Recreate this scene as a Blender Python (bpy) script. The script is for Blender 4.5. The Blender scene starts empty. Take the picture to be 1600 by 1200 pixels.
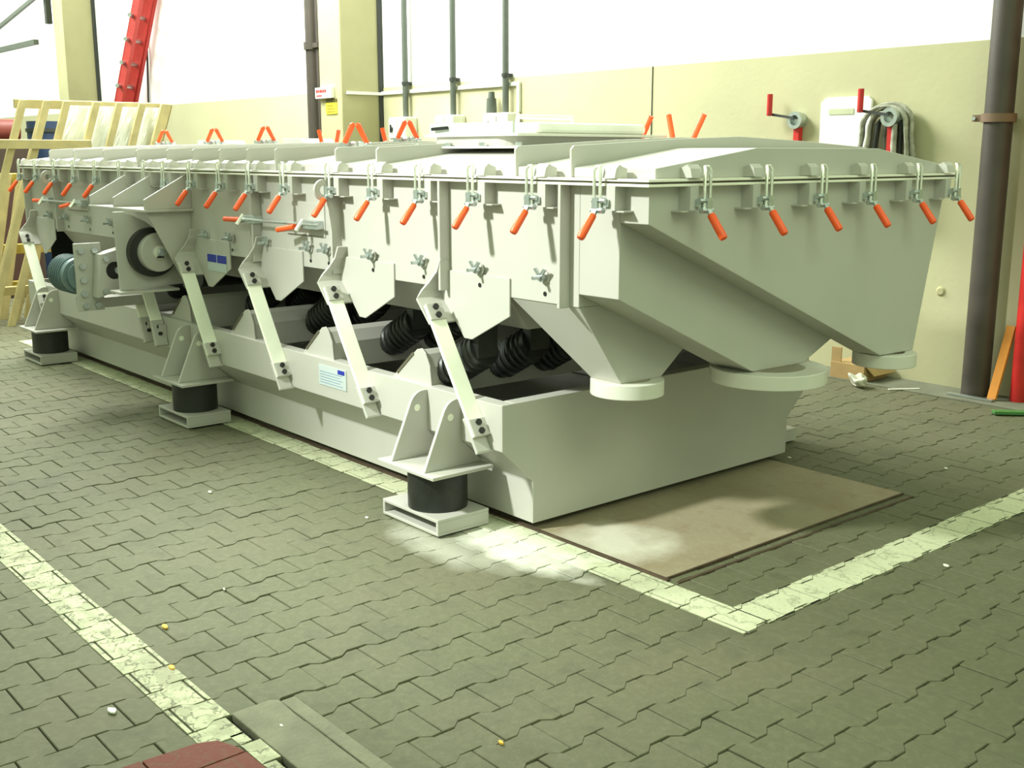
import bpy, bmesh, math, random
from mathutils import Vector, Matrix
random.seed(7)
scene = bpy.context.scene
C = scene.collection
# ------------------------------------------------------------------ camera
F, PITCH, YAW = 1730.0, math.atan(360 / 1730.0), math.radians(40.3)
CAM = Vector((3.201, -2.827, 1.5))
cd = bpy.data.cameras.new('camera'); cam = bpy.data.objects.new('camera', cd); C.objects.link(cam)
cd.sensor_width = 36.0; cd.lens = F / 1600.0 * 36.0; cd.clip_start = 0.05; cd.clip_end = 200
hd = Vector((-math.cos(YAW), math.sin(YAW), 0)); fw = hd * math.cos(PITCH) + Vector((0, 0, -math.sin(PITCH)))
cam.location = CAM; cam.rotation_euler = fw.to_track_quat('-Z', 'Y').to_euler()
scene.camera = cam
# ------------------------------------------------------------------ light
w = bpy.data.worlds.new('hall_daylight'); scene.world = w; w.use_nodes = True
bg = w.node_tree.nodes['Background']; bg.inputs[0].default_value = (0.82, 1.0, 0.66, 1); bg.inputs[1].default_value = 0.57
def area(name, loc, target, sx, sy, power, col=(1, 1, .92)):
    d = bpy.data.lights.new(name, 'AREA'); d.shape = 'RECTANGLE'; d.size = sx; d.size_y = sy; d.energy = power; d.color = col
    o = bpy.data.objects.new(name, d); C.objects.link(o); o.location = loc
    o.rotation_euler = (Vector(target) - Vector(loc)).to_track_quat('-Z', 'Y').to_euler(); return o
area('wall_fill_light', (-7.2, 0.9, 6.2), (-4.2, 3.9, 1.9), 6, 1.8, 1100, (.97, 1, .92))  # unseen area light, added to make the back wall glow
area('front_fill_light', (6.0, -1.2, 6.0), (0.6, 0.9, 0.6), 4, 3, 115, (.82, 1, .68))  # added fill from the front bay for front faces and floor plate
area('rear_fill_light', (-16.0, 1.0, 6.2), (-15.0, 3.9, 1.6), 8, 2.0, 700, (.95, 1, .90))  # extra unseen fill that whitens the far left wall
sd = bpy.data.lights.new('aisle_fill_spot', 'SPOT'); sd.energy = 1900; sd.color = (.95, 1, .91); sd.spot_size = math.radians(45); sd.spot_blend = 1.0; sd.shadow_soft_size = .22  # added spot, cone shaped to brighten the near side and central floor
so = bpy.data.objects.new('aisle_fill_spot', sd); C.objects.link(so); so.location = (-1.5, -4.5, 4.4)
so.rotation_euler = (Vector((-0.1, -0.1, .80)) - Vector(so.location)).to_track_quat('-Z', 'Y').to_euler()
vs = scene.view_settings; vs.view_transform = 'Standard'; vs.look = 'None'; vs.gamma = 1.0; vs.use_curve_mapping = False
vs.exposure = 0.52

# ------------------------------------------------------------------ materials
MATS = {}
def mat(name, col, rough=.5, metal=0.0, var=0.06, scale=6.0, bump=0.0, bscale=60.0, col2=None, emit=None, spec=.5):
    if name in MATS: return MATS[name]
    m = bpy.data.materials.new(name); m.use_nodes = True; nt = m.node_tree; N = nt.nodes; L = nt.links
    b = N['Principled BSDF']; b.inputs['Roughness'].default_value = rough; b.inputs['Metallic'].default_value = metal
    b.inputs['Specular IOR Level'].default_value = spec
    g = N.new('ShaderNodeNewGeometry'); n = N.new('ShaderNodeTexNoise'); n.inputs['Scale'].default_value = scale; n.inputs['Detail'].default_value = 5
    L.new(g.outputs['Position'], n.inputs['Vector'])
    r = N.new('ShaderNodeValToRGB'); r.color_ramp.elements[0].position = .3; r.color_ramp.elements[1].position = .7
    c2 = col2 or tuple(min(1, c * (1 + var)) for c in col); c1 = tuple(c * (1 - var) for c in col) if col2 is None else col
    r.color_ramp.elements[0].color = (*c1, 1); r.color_ramp.elements[1].color = (*c2, 1)
    L.new(n.outputs['Fac'], r.inputs['Fac']); L.new(r.outputs['Color'], b.inputs['Base Color'])
    if bump:
        n2 = N.new('ShaderNodeTexNoise'); n2.inputs['Scale'].default_value = bscale; L.new(g.outputs['Position'], n2.inputs['Vector'])
        bp = N.new('ShaderNodeBump'); bp.inputs['Strength'].default_value = bump; bp.inputs['Distance'].default_value = .01
        L.new(n2.outputs['Fac'], bp.inputs['Height']); L.new(bp.outputs['Normal'], b.inputs['Normal'])
    MATS[name] = m; return m
PAINT = mat('machine_grey_paint', (.47, .46, .42), .40, 0, .03, 3)
PAINT_EDGE = mat('machine_light_flange', (.64, .63, .56), .35, 0, .04, 8)
DARKIN = mat('dark_underside_paint', (.10, .10, .09), .6)
ZINC = mat('zinc_plated_steel', (.55, .60, .60), .28, .85, .1, 30)
ROD = mat('bright_rod', (.75, .76, .68), .3, .7, .08, 30)
ORANGE = mat('orange_plastic', (.95, .105, .015), .38, 0, .06, 20)
BLACK = mat('black_rubber_and_shade', (.014, .016, .014), .42, 0, .3, 20)  # rubber parts, also the black that imitates shade under the trough
BOLT = mat('dark_bolt_steel', (.03, .03, .028), .4, .5)
SPRING = mat('cream_fibreglass', (.88, .90, .76), .45, 0, .04, 10)
GASKET = mat('gasket_rubber', (.10, .09, .06), .8)
WALLC = mat('cream_wall_paint', (.48, .46, .285), .85, 0, .05, 1.5, .12, 25)
WALLW = mat('white_wall_paint', (.93, .93, .91), .85, 0, .01, 1.2)
COLM = mat('cream_column_paint', (.40, .38, .21), .85, 0, .07, 2.0, .15, 30)
BROWN = mat('brown_pipe_paint', (.055, .045, .036), .5, 0, .15, 6)
GREYPIPE = mat('grey_conduit_paint', (.10, .115, .095), .5, .2, .08, 10)
WHITEP = mat('white_plastic', (.82, .82, .76), .45)
RED = mat('red_paint', (.55, .022, .02), .4, 0, .12, 8)
LADRED = mat('red_fibreglass', (.50, .045, .04), .45, 0, .08, 8)
WOOD = mat('pale_softwood', (.50, .42, .20), .75, 0, .16, 7, .1, 40)
WOODO = mat('orange_timber', (.62, .24, .03), .7, 0, .1, 8)
BLUE = mat('blue_print', (.015, .03, .33), .5)
LABEL = mat('pale_label_film', (.50, .56, .56), .4)
BLUEM = mat('blue_grey_motor_paint', (.13, .19, .20), .45, .1, .12, 12)
RUST = mat('rusty_rail', (.06, .038, .02), .8, 0, .3, 14, .3, 60)
CONC = mat('rough_concrete', (.165, .165, .11), .9, 0, .18, 9, .3, 70)
CARD = mat('cardboard', (.42, .28, .12), .85, 0, .07, 10)
CLOTH = mat('grubby_white_cloth', (.60, .60, .50), .95, 0, .25, 14, .2, 60)
YEL = mat('yellow_sign', (.90, .72, .04), .5)
GREEN = mat('green_plastic', (.06, .20, .05), .5)
DARK = mat('dark_steel', (.03, .035, .03), .6)
FILM = mat('crumpled_plastic_film', (.90, .92, .86), .3, 0, .08, 5, .5, 14)
HOSEM = mat('canvas_hose', (.20, .20, .15), .9, 0, .35, 16, .3, 80, col2=(.52, .52, .44))

def paver_mat(name, paint=None, cols=((.106, .113, .062), (.130, .122, .074), (.080, .088, .048), (.172, .170, .104), (.070, .070, .043))):
    m = bpy.data.materials.new(name); m.use_nodes = True; nt = m.node_tree; N = nt.nodes; L = nt.links
    b = N['Principled BSDF']; b.inputs['Roughness'].default_value = .78; b.inputs['Specular IOR Level'].default_value = .35
    g = N.new('ShaderNodeNewGeometry')
    def noise(s, d=5):
        n = N.new('ShaderNodeTexNoise'); n.inputs['Scale'].default_value = s; n.inputs['Detail'].default_value = d
        L.new(g.outputs['Position'], n.inputs['Vector']); return n.outputs['Fac']
    def mixc(f, a, c):
        x = N.new('ShaderNodeMix'); x.data_type = 'RGBA'
        if isinstance(f, float): x.inputs['Factor'].default_value = f
        else: L.new(f, x.inputs['Factor'])
        for v, s in ((a, 'A'), (c, 'B')):
            sock = [i for i in x.inputs if i.name == s and i.type == 'RGBA'][0]
            if isinstance(v, tuple): sock.default_value = (*v, 1)
            else: L.new(v, sock)
        return [o for o in x.outputs if o.type == 'RGBA'][0]
    def ramp(f, a, c):
        x = N.new('ShaderNodeMapRange'); x.inputs[1].default_value = a; x.inputs[2].default_value = c; L.new(f, x.inputs[0]); return x.outputs[0]
    def math_(op, a, c):
        x = N.new('ShaderNodeMath'); x.operation = op
        for i, v in enumerate((a, c)):
            if isinstance(v, (int, float)): x.inputs[i].default_value = v
            else: L.new(v, x.inputs[i])
        return x.outputs[0]
    base = mixc(ramp(noise(1.1), .35, .65), cols[0], cols[1])
    base = mixc(math_('MULTIPLY', ramp(g.outputs['Random Per Island'], 0, 1), .30), base, cols[2])
    base = mixc(math_('MULTIPLY', ramp(noise(38), .45, .75), .35), base, cols[3])
    base = mixc(math_('MULTIPLY', ramp(noise(9), .56, .72), .45), base, cols[4])
    base = mixc(math_('MULTIPLY', ramp(noise(2.6, 7), .54, .70), .40), base, cols[4])
    base = mixc(math_('MULTIPLY', ramp(noise(150, 3), .62, .72), .5), base, cols[3])
    # pale patches around the nearest foot, broken by noise
    sep = N.new('ShaderNodeSeparateXYZ'); L.new(g.outputs['Position'], sep.inputs[0])
    def blob(px, py, rx, ry):
        a = math_('POWER', math_('DIVIDE', math_('SUBTRACT', sep.outputs[0], px), rx), 2)
        c = math_('POWER', math_('DIVIDE', math_('SUBTRACT', sep.outputs[1], py), ry), 2)
        return ramp(math_('ADD', math_('ADD', a, c), math_('MULTIPLY', math_('SUBTRACT', noise(6), .5), 1.8)), 1.15, .05)
    pale_mask = math_('MAXIMUM', blob(.10, -.17, .42, .17), math_('MULTIPLY', blob(.32, .17, .26, .24), .6))
    pale_mask = math_('MAXIMUM', pale_mask, math_('MULTIPLY', blob(-.1, -.36, .42, .15), .35))
    top = base
    if paint:
        n1 = ramp(noise(16, 8), .47, .56); n2 = ramp(noise(70, 6), .56, .66)
        wear = math_('MULTIPLY', math_('MAXIMUM', math_('MULTIPLY', n1, .38 if paint[1] else .14), math_('MULTIPLY', n2, .7)), .9 if paint[1] else .35)
        top = mixc(wear, paint[0], base)
        ck = N.new('ShaderNodeMath'); ck.operation = 'ABSOLUTE'; L.new(math_('SUBTRACT', noise(11 if paint[1] else 6, 9), .5), ck.inputs[0])
        top = mixc(math_('MULTIPLY', ramp(ck.outputs[0], .018, .004), .75 if paint[1] else .35), top, (.085, .085, .05))
        top = mixc(math_('MULTIPLY', ramp(noise(2.3), .5, .75), .35), top, base)
    top = mixc(math_('MULTIPLY', pale_mask, .82), top, (.80, .80, .70))
    L.new(top, b.inputs['Base Color'])
    bp = N.new('ShaderNodeBump'); bp.inputs['Strength'].default_value = .35; bp.inputs['Distance'].default_value = .004
    L.new(noise(90, 6), bp.inputs['Height']); L.new(bp.outputs['Normal'], b.inputs['Normal'])
    return m
PAVER = paver_mat('concrete_paver')
LINEM = paver_mat('worn_cream_road_paint', ((.44, .46, .30), True))
LINEN = paver_mat('cream_road_paint', ((.52, .54, .37), False))
STEELP = paver_mat('worn_steel_floor_plate', None, ((.24, .19, .12), (.33, .29, .20), (.28, .25, .17), (.34, .31, .22), (.20, .14, .08)))
REDM = paver_mat('red_floor_paint', ((.14, .030, .016), False))

# ------------------------------------------------------------------ mesh helpers
class MB:
    def __init__(s): s.v = []; s.f = []; s.smooth = False
    def add(s, vs_, fs): o = len(s.v); s.v += [Vector(v) for v in vs_]; s.f += [tuple(i + o for i in f) for f in fs]; return s
    def box(s, x0, x1, y0, y1, z0, z1):
        return s.add([(x0,y0,z0),(x1,y0,z0),(x1,y1,z0),(x0,y1,z0),(x0,y0,z1),(x1,y0,z1),(x1,y1,z1),(x0,y1,z1)],
                     [(0,3,2,1),(4,5,6,7),(0,1,5,4),(1,2,6,5),(2,3,7,6),(3,0,4,7)])
    def prism(s, poly, ax, a, b):
        n = len(poly)
        mk = {'x': lambda p, t: (t, p[0], p[1]), 'y': lambda p, t: (p[0], t, p[1]), 'z': lambda p, t: (p[0], p[1], t)}[ax]
        return s.add([mk(p, a) for p in poly] + [mk(p, b) for p in poly],
                     [tuple(range(n))[::-1], tuple(range(n, 2*n))] + [(i, (i+1) % n, n+(i+1) % n, n+i) for i in range(n)])
    def strip(s, pl, ax, a, b, t):
        """bent flat bar: polyline pl in the plane normal to ax, thickness t"""
        off = []
        for i, p in enumerate(pl):
            q0 = pl[max(i-1, 0)]; q1 = pl[min(i+1, len(pl)-1)]; d = Vector((q1[0]-q0[0], q1[1]-q0[1])).normalized()
            off.append((p[0]-d.y*t, p[1]+d.x*t))
        return s.prism(list(pl) + off[::-1], ax, a, b)
    def cyl(s, p0, p1, r0, r1=None, n=16):
        p0, p1 = Vector(p0), Vector(p1); r1 = r0 if r1 is None else r1; d = (p1-p0).normalized()
        u = d.orthogonal().normalized(); w_ = d.cross(u); s.smooth = True
        A = [p0 + (u*math.cos(2*math.pi*i/n) + w_*math.sin(2*math.pi*i/n))*r0 for i in range(n)]
        B = [p1 + (u*math.cos(2*math.pi*i/n) + w_*math.sin(2*math.pi*i/n))*r1 for i in range(n)]
        return s.add(A+B, [tuple(range(n))[::-1], tuple(range(n, 2*n))] + [(i, (i+1) % n, n+(i+1) % n, n+i) for i in range(n)])
    def ring(s, c, ax, ro, ri, t, n=28):
        """flat annulus with thickness t along unit axis ax"""
        c = Vector(c); ax = Vector(ax).normalized(); u = ax.orthogonal().normalized(); w_ = ax.cross(u); V = []; s.smooth = True
        for k, (r, h) in enumerate(((ro, 0), (ro, t), (ri, t), (ri, 0))):
            V += [c + ax*h + (u*math.cos(2*math.pi*i/n) + w_*math.sin(2*math.pi*i/n))*r for i in range(n)]
        fs = []
        for k in range(4):
            k2 = (k+1) % 4
            fs += [(k*n+i, k*n+(i+1) % n, k2*n+(i+1) % n, k2*n+i) for i in range(n)]
        return s.add(V, fs)
    def tube(s, pts, r, n=8):
        pts = [Vector(p) for p in pts]; V = []; s.smooth = True; u = None
        for i, p in enumerate(pts):
            d = (pts[min(i+1, len(pts)-1)] - pts[max(i-1, 0)]).normalized()
            u = d.orthogonal().normalized() if u is None else (u - d*u.dot(d)).normalized(); w_ = d.cross(u)
            rr = r[i] if isinstance(r, (list, tuple)) else r
            V += [p + (u*math.cos(2*math.pi*k/n) + w_*math.sin(2*math.pi*k/n))*rr for k in range(n)]
        m = len(pts)
        return s.add(V, [tuple(range(n))[::-1], tuple(range((m-1)*n, m*n))] +
                     [(i*n+k, i*n+(k+1) % n, (i+1)*n+(k+1) % n, (i+1)*n+k) for i in range(m-1) for k in range(n)])
    def bar(s, p0, p1, wv, t):
        """rectangular bar p0..p1; wv = full width vector; t = thickness"""
        p0, p1, wv = Vector(p0), Vector(p1), Vector(wv); d = (p1-p0).normalized(); nv = d.cross(wv).normalized()*t/2; h = wv/2
        vs_ = [p + a*h + b*nv for p in (p0, p1) for a, b in ((-1,-1),(1,-1),(1,1),(-1,1))]
        return s.add(vs_, [(0,3,2,1),(4,5,6,7),(0,1,5,4),(1,2,6,5),(2,3,7,6),(3,0,4,7)])
    def build(s, name, m, parent=None, bevel=0.0, ang=35, origin=None):
        bm = bmesh.new(); vv = [bm.verts.new(v) for v in s.v]
        for f in s.f:
            try: bm.faces.new([vv[i] for i in f])
            except ValueError: pass
        bmesh.ops.recalc_face_normals(bm, faces=bm.faces[:])
        lo = Vector(min(v[i] for v in s.v) for i in range(3)); hi = Vector(max(v[i] for v in s.v) for i in range(3))
        o_ = Vector(origin) if origin is not None else Vector(((lo.x+hi.x)/2, (lo.y+hi.y)/2, lo.z))
        bmesh.ops.translate(bm, vec=-o_, verts=bm.verts[:])
        me = bpy.data.meshes.new(name); bm.to_mesh(me); bm.free()
        if s.smooth:
            me.polygons.foreach_set('use_smooth', [True]*len(me.polygons)); me.set_sharp_from_angle(angle=math.radians(ang))
        me.materials.append(m)
        o = bpy.data.objects.new(name, me); C.objects.link(o); o['_w'] = o_[:]
        if parent is not None:
            o.parent = parent; o.location = o_ - Vector(parent['_w'])
        else: o.location = o_
        if bevel:
            bv = o.modifiers.new('edge', 'BEVEL'); bv.width = bevel; bv.segments = 2; bv.limit_method = 'ANGLE'; bv.angle_limit = math.radians(40)
        return o
def B(*a): return MB().box(*a)
def empty(name, loc, parent=None):
    o = bpy.data.objects.new(name, None); C.objects.link(o); o['_w'] = tuple(loc); o.empty_display_size = .1
    o.location = Vector(loc) - (Vector(parent['_w']) if parent else Vector((0, 0, 0)))
    if parent: o.parent = parent
    return o
def tag(o, label, cat, group=None):
    o['label'] = label; o['category'] = cat
    if group: o['group'] = group
    return o
def struct(o): o['kind'] = 'structure'; return o
KIDS = {}
def copy_tree(o, loc=None, rotz=None, parent=None):
    c = o.copy(); C.objects.link(c)
    if parent is not None: c.parent = parent
    if loc is not None: c.location = loc
    if rotz is not None: c.rotation_euler = (0, 0, rotz)
    for ch in o.children: copy_tree(ch, parent=c)
    return c
def arc(cx, cy, r, a0, a1, n): return [(cx + r*math.cos(math.radians(a0+(a1-a0)*i/n)), cy + r*math.sin(math.radians(a0+(a1-a0)*i/n))) for i in range(n+1)]
def keyhole(poly, hc, hr, n=14):
    """polygon with a round hole, joined by a slit from its first vertex"""
    a0 = math.degrees(math.atan2(poly[0][1]-hc[1], poly[0][0]-hc[0]))
    # orient: polygon counter-clockwise, hole clockwise
    ar = sum(poly[i][0]*poly[(i+1) % len(poly)][1]-poly[(i+1) % len(poly)][0]*poly[i][1] for i in range(len(poly)))
    pts = list(poly) if ar > 0 else [poly[0]] + list(poly[1:])[::-1]
    h = arc(hc[0], hc[1], hr, a0, a0-360, n)
    e = 1e-4
    return pts + [(poly[0][0]+e, poly[0][1]+e)] + h

# ================================================================== THE HALL
PX, PY = .1405, .2025
def bone(cx, cy, gap=.0034):
    """double-T paver outline, long axis along Y"""
    hl = PY/2 - gap*.5; we = PX/2 + .0115 - gap*.5; ww = PX/2 - .0115 - gap*.5
    ys = [(-hl, we-.002), (-hl+.036, we), (-hl+.066, ww), (0, ww), (hl-.066, ww), (hl-.036, we), (hl, we-.002)]
    return [(cx + x, cy + y) for y, x in ys] + [(cx - x, cy + y) for y, x in ys[::-1]]
def paver_into(mb, cx, cy, z, tx=0, ty=0, d=.03):
    o = bone(cx, cy); n = len(o); top = [(cx+(x-cx)*.972, cy+(y-cy)*.978) for x, y in o]
    zt = lambda x, y: z + (x-cx)*tx + (y-cy)*ty
    V = [(x, y, zt(x, y)) for x, y in top] + [(x, y, zt(x, y)-.0025) for x, y in o] + [(x, y, z-d) for x, y in o]
    mb.add(V, [tuple(range(n))] + [(i, (i+1) % n, n+(i+1) % n, n+i) for i in range(n)] + [(n+i, n+(i+1) % n, 2*n+(i+1) % n, 2*n+i) for i in range(n)])
def proj(p):
    d = Vector(p) - CAM; up = hd*math.sin(PITCH) + Vector((0, 0, math.cos(PITCH))); rt = Vector((hd.y, -hd.x, 0)); z_ = d.dot(fw)
    return (800 + F*d.dot(rt)/z_, 600 - F*d.dot(up)/z_, z_) if z_ > .2 else (-9999, -9999, z_)

floor = struct(B(-24, 6, -9, 4.1, -.30, -.022).build('floor', mat('bedding_sand', (.05, .05, .032), .95, 0, .2, 20)))
cells = []
for k in range(-90, 26):
    cx = .534 + PX*k
    for j in range(-18, 24):
        cy = -.926 + PY*(j+.5) + (PX and (k % 2) * PY/2)
        if cy > 3.66: continue
        if cx < .62 and .12 < cy < 1.47 and cx > -5.6: continue
        if cx > .66 and -1.62 < cy < -1.52 and cx < 2.2: continue
        q = proj((cx, cy, 0)); vis = -60 < q[0] < 1660 and -60 < q[1] < 1290 and q[2] > 0
        cells.append((vis, q[2], cx, cy))
zj = lambda: random.uniform(-.0022, .0015)
paverdata = {}
for (vis, dpt, cx, cy) in cells: paverdata[(round(cx, 4), round(cy, 4))] = (zj(), random.uniform(-.012, .012), random.uniform(-.010, .010))
hidden = lambda cx, cy: (cx < -.02 and -.05 < cy < 1.75)
near = sorted([c for c in cells if c[0] and not hidden(c[2], c[3])], key=lambda c: c[1])[:300]
nearset = {(round(c[2], 4), round(c[3], 4)) for c in near}
variants = []
for i in range(8):
    mb = MB(); paver_into(mb, 0, 0, 0, random.uniform(-.012, .012), random.uniform(-.010, .010))
    o = mb.build('paver', PAVER, origin=(0, 0, 0)); variants.append(o.data); bpy.data.objects.remove(o)
paver_top = {}
for n_, c in enumerate(near):
    k_ = (round(c[2], 4), round(c[3], 4)); z0 = paverdata[k_][0]
    o = bpy.data.objects.new('paver', variants[n_ % 8]); C.objects.link(o); o.parent = floor
    o.location = Vector((c[2], c[3], z0)) - Vector(floor['_w']); paver_top[k_] = z0
mb = MB()
for (vis, dpt, cx, cy) in cells:
    k_ = (round(cx, 4), round(cy, 4))
    if k_ in nearset or cx < -13.2: continue
    if not vis and (cx < -9 or cy < -3.2): continue
    z0, tx, ty = paverdata[k_]; paver_into(mb, cx, cy, z0, tx*.4, ty*.4); paver_top[k_] = z0
o = mb.build('paver_field', PAVER, floor); o['kind'] = 'stuff'

# painted markings, laid on the top of each paver so that the joints stay open
def clip(poly, rect):
    for ax, lim, sgn in ((0, rect[0], 1), (0, rect[1], -1), (1, rect[2], 1), (1, rect[3], -1)):
        out = []
        for i in range(len(poly)):
            a, b = poly[i-1], poly[i]; ia, ib = sgn*(a[ax]-lim) >= 0, sgn*(b[ax]-lim) >= 0
            if ia != ib:
                t = (lim-a[ax])/(b[ax]-a[ax]); out.append((a[0]+(b[0]-a[0])*t, a[1]+(b[1]-a[1])*t))
            if ib: out.append(b)
        poly = out
        if not poly: return poly
    return poly
def marking(name, rects, m, label, lift=.0034, jag=.006):
    mb = MB()
    for (kx, ky) in paver_top:
        for r in rects:
            if kx < r[0]-.12 or kx > r[1]+.12 or ky < r[2]-.14 or ky > r[3]+.14: continue
            rr = (r[0]-random.uniform(0, jag), r[1]+random.uniform(0, jag), r[2]-random.uniform(0, jag), r[3]+random.uniform(0, jag))
            bo = bone(kx, ky); p = clip([(kx+(x-kx)*.975, ky+(y-ky)*.98) for x, y in bo], rr)
            if len(p) < 3: continue
            cl = []
            for q in p:
                if not cl or (abs(q[0]-cl[-1][0])+abs(q[1]-cl[-1][1])) > 5e-4: cl.append(q)
            if len(cl) > 2 and (abs(cl[0][0]-cl[-1][0])+abs(cl[0][1]-cl[-1][1])) < 5e-4: cl.pop()
            if len(cl) < 3: continue
            z = lift; n = len(cl)
            mb.add([(x, y, z) for x, y in cl] + [(x, y, z-.003) for x, y in cl], [tuple(range(n))] + [(i, (i+1) % n, n+(i+1) % n, n+i) for i in range(n)])
    return tag(mb.build(name, m), label, 'floor marking')
marking('painted_line', [(-6.2, 1.16, -.128, -.0), (1.016, 1.16, -.0, 3.4)], LINEN, 'cream painted line forming a corner on the paving in front of the machine', jag=.008)
marking('painted_line', [(-9.0, .70, -1.748, -1.622), (.70, 2.2, -1.668, -1.622)], LINEM, 'worn cracked cream line crossing the paving at lower left')
# red painted patch and concrete slab at the lower edge
t = empty('red_floor_patch', (.9, -1.85, 0)); tag(t, 'red painted paving patch at the bottom edge beside the worn line', 'floor marking')
for poly in ([(.672, -1.90), (.680, -1.760), (.700, -1.712), (.75, -1.690), (.797, -1.680), (.797, -1.90)], [(.801, -1.679), (1.3, -1.674), (1.3, -1.798), (.801, -1.798)],
             [(.801, -1.802), (1.3, -1.802), (1.3, -2.1), (.801, -2.1)], [(.670, -1.904), (.797, -1.904), (.797, -2.1), (.668, -2.1)]):
    MB().prism(poly, 'z', -.002, .008).build('painted_tile', REDM, t, bevel=.002)
mb = MB().prism([(.590, -1.617), (.588, -1.50), (.605, -1.478), (.70, -1.484), (2.0, -1.484), (2.0, -1.617)], 'z', -.02, .006)
sl = mb.build('concrete_slab', CONC, floor, bevel=.004)
mb = MB().box(.61, 2.0, -1.478, -1.432, -.02, .004); mb.build('edging_strip', CONC, floor, bevel=.004)
mb = MB().box(-24, 6, 3.62, 3.96, -.02, .006); struct(mb.build('trim_1', mat('grey_screed', (.15, .155, .11), .85, 0, .15, 5)))
# pit cover plate with rails
pit = struct(B(-5.75, .700, .02, 1.60, -.022, .006).build('trim_2', STEELP))
B(-5.75, .715, .006, .024, -.02, .010).build('edge_rail', RUST, pit, bevel=.002)
B(.700, .738, .020, 1.62, -.02, -.010).build('groove_bed', mat('groove_dirt', (.02, .014, .008), .95), pit)
B(.738, .752, .030, 1.60, -.02, .004).build('edge_rail', RUST, pit, bevel=.002)
B(.694, .703, .020, 1.60, -.02, .009).build('edge_rail', RUST, pit, bevel=.002)

# walls and columns
wall = struct(MB().box(-24, 6, 3.95, 4.25, 0, 2.18).build('wall_back', WALLC))
B(-24, 6, 3.958, 4.25, 2.18, 7.5).build('upper_wall_panel', WALLW, wall)
B(-3.056, -3.050, 3.944, 3.951, .02, 2.18).build('wall_joint', DARK, wall)
struct(B(-24.3, -24, -9, 4.25, 0, 7.5).build('wall_left', WALLW))
for i, xr in enumerate((-6.908, -14.925, 1.11)):
    c_ = struct(B(xr-.43, xr, 3.447, 3.95, 0, 7.5).build('trim_%d' % (3+i), COLM, bevel=.012))
    B(xr, xr+.018, 3.90, 3.951, 0, 7.5).build('movement_joint', DARK, c_)

# ------------------------------------------------------------------ things on the wall
Wy = 3.95
# three conduits with socket boxes
for i, (x, lab) in enumerate(((-6.40, 'leftmost grey conduit pipe with white switch box, next to the cream column'),
                              (-5.60, 'middle grey conduit pipe of three, with a white switch box below'),
                              (-4.81, 'rightmost of the three grey conduit pipes, ending in a larger white box'))):
    t = empty('conduit_pipe', (x, Wy-.06, 1.62)); tag(t, lab, 'conduit', 'conduits on the back wall')
    MB().cyl((x, Wy-.06, 1.84), (x, Wy-.06, 7.2), .030, n=14).build('pipe', GREYPIPE, t)
    for z in (2.20, 3.6):
        mb = MB().cyl((x, Wy-.06, z-.016), (x, Wy-.06, z+.016), .040, n=14); mb.box(x-.075, x+.03, Wy-.03, Wy, z-.014, z+.014); mb.build('pipe_clip', DARK, t)
    wd = .17 if i < 2 else .21
    b_ = B(x-wd, x+wd*.7, Wy-.16, Wy, 1.62, 1.865).build('switch_box', WHITEP, t, bevel=.012)
    B(x-wd+.02, x-.01, Wy-.175, Wy-.159, 1.655, 1.84).build('box_cover', WHITEP, b_, bevel=.006)
    if i == 2:
        pl = MB().cyl((-4.99, Wy-.08, 1.865), (-4.99, Wy-.08, 2.0), .05, .045).build('plug', GREYPIPE, t); MB().cyl((-4.99, Wy-.08, 2.0), (-4.99, Wy-.08, 2.06), .035, .028).build('plug_cap', GREYPIPE, pl)
    mb = MB().cyl((x-.09, Wy-.19, 1.745), (x-.09, Wy-.17, 1.745), .022, n=12); mb.box(x-.098, x-.082, Wy-.2, Wy-.185, 1.71, 1.79); mb.build('rotary_switch', DARK, b_)
t = empty('white_cable_duct', (-5.9, Wy-.02, 1.88)); tag(t, 'thin white cable duct running along the wall and down at its end', 'cable duct')
B(-6.89, -4.66, Wy-.028, Wy-.001, 2.105, 2.140).build('duct_run', WHITEP, t, bevel=.003)
B(-4.695, -4.660, Wy-.0285, Wy-.0015, 1.872, 2.105).build('duct_drop', WHITEP, t, bevel=.003)
tag(B(-6.905, -6.885, 3.50, 3.95, 2.100, 2.130).build('column_cable_duct', WHITEP, bevel=.003), 'short white cable duct across the shaded side of the column', 'cable duct')
# signs on the column
t = empty('alarm_sign_box', (-7.2, 3.43, 2.066)); tag(t, 'small white sign box with red lettering on the cream column', 'sign')
B(-7.36, -7.04, 3.40, 3.446, 2.066, 2.178).build('sign_box', WHITEP, t, bevel=.004)
x = -7.335
for k, ww in enumerate((.035, .022, .04, .028, .03)):
    B(x, x+ww, 3.397, 3.401, 2.125, 2.155).build('letter_block', RED, t); x += ww+.01
B(-7.335, -7.22, 3.397, 3.401, 2.088, 2.100).build('letter_block', RED, t)
t = empty('yellow_notice', (-7.1, 3.44, 1.9)); tag(t, 'yellow notice with a dark header on the cream column', 'sign')
B(-7.215, -7.0, 3.438, 3.446, 1.905, 2.02).build('notice_plate', YEL, t); B(-7.215, -7.0, 3.438, 3.446, 2.02, 2.058).build('notice_header', mat('olive_print', (.12, .10, .02), .6), t)
for k in range(3): B(-7.19, -7.03-.02*k, 3.435, 3.439, 1.925+.03*k, 1.935+.03*k).build('print_line', mat('sign_print', (.30, .22, .02), .6), t)
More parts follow.
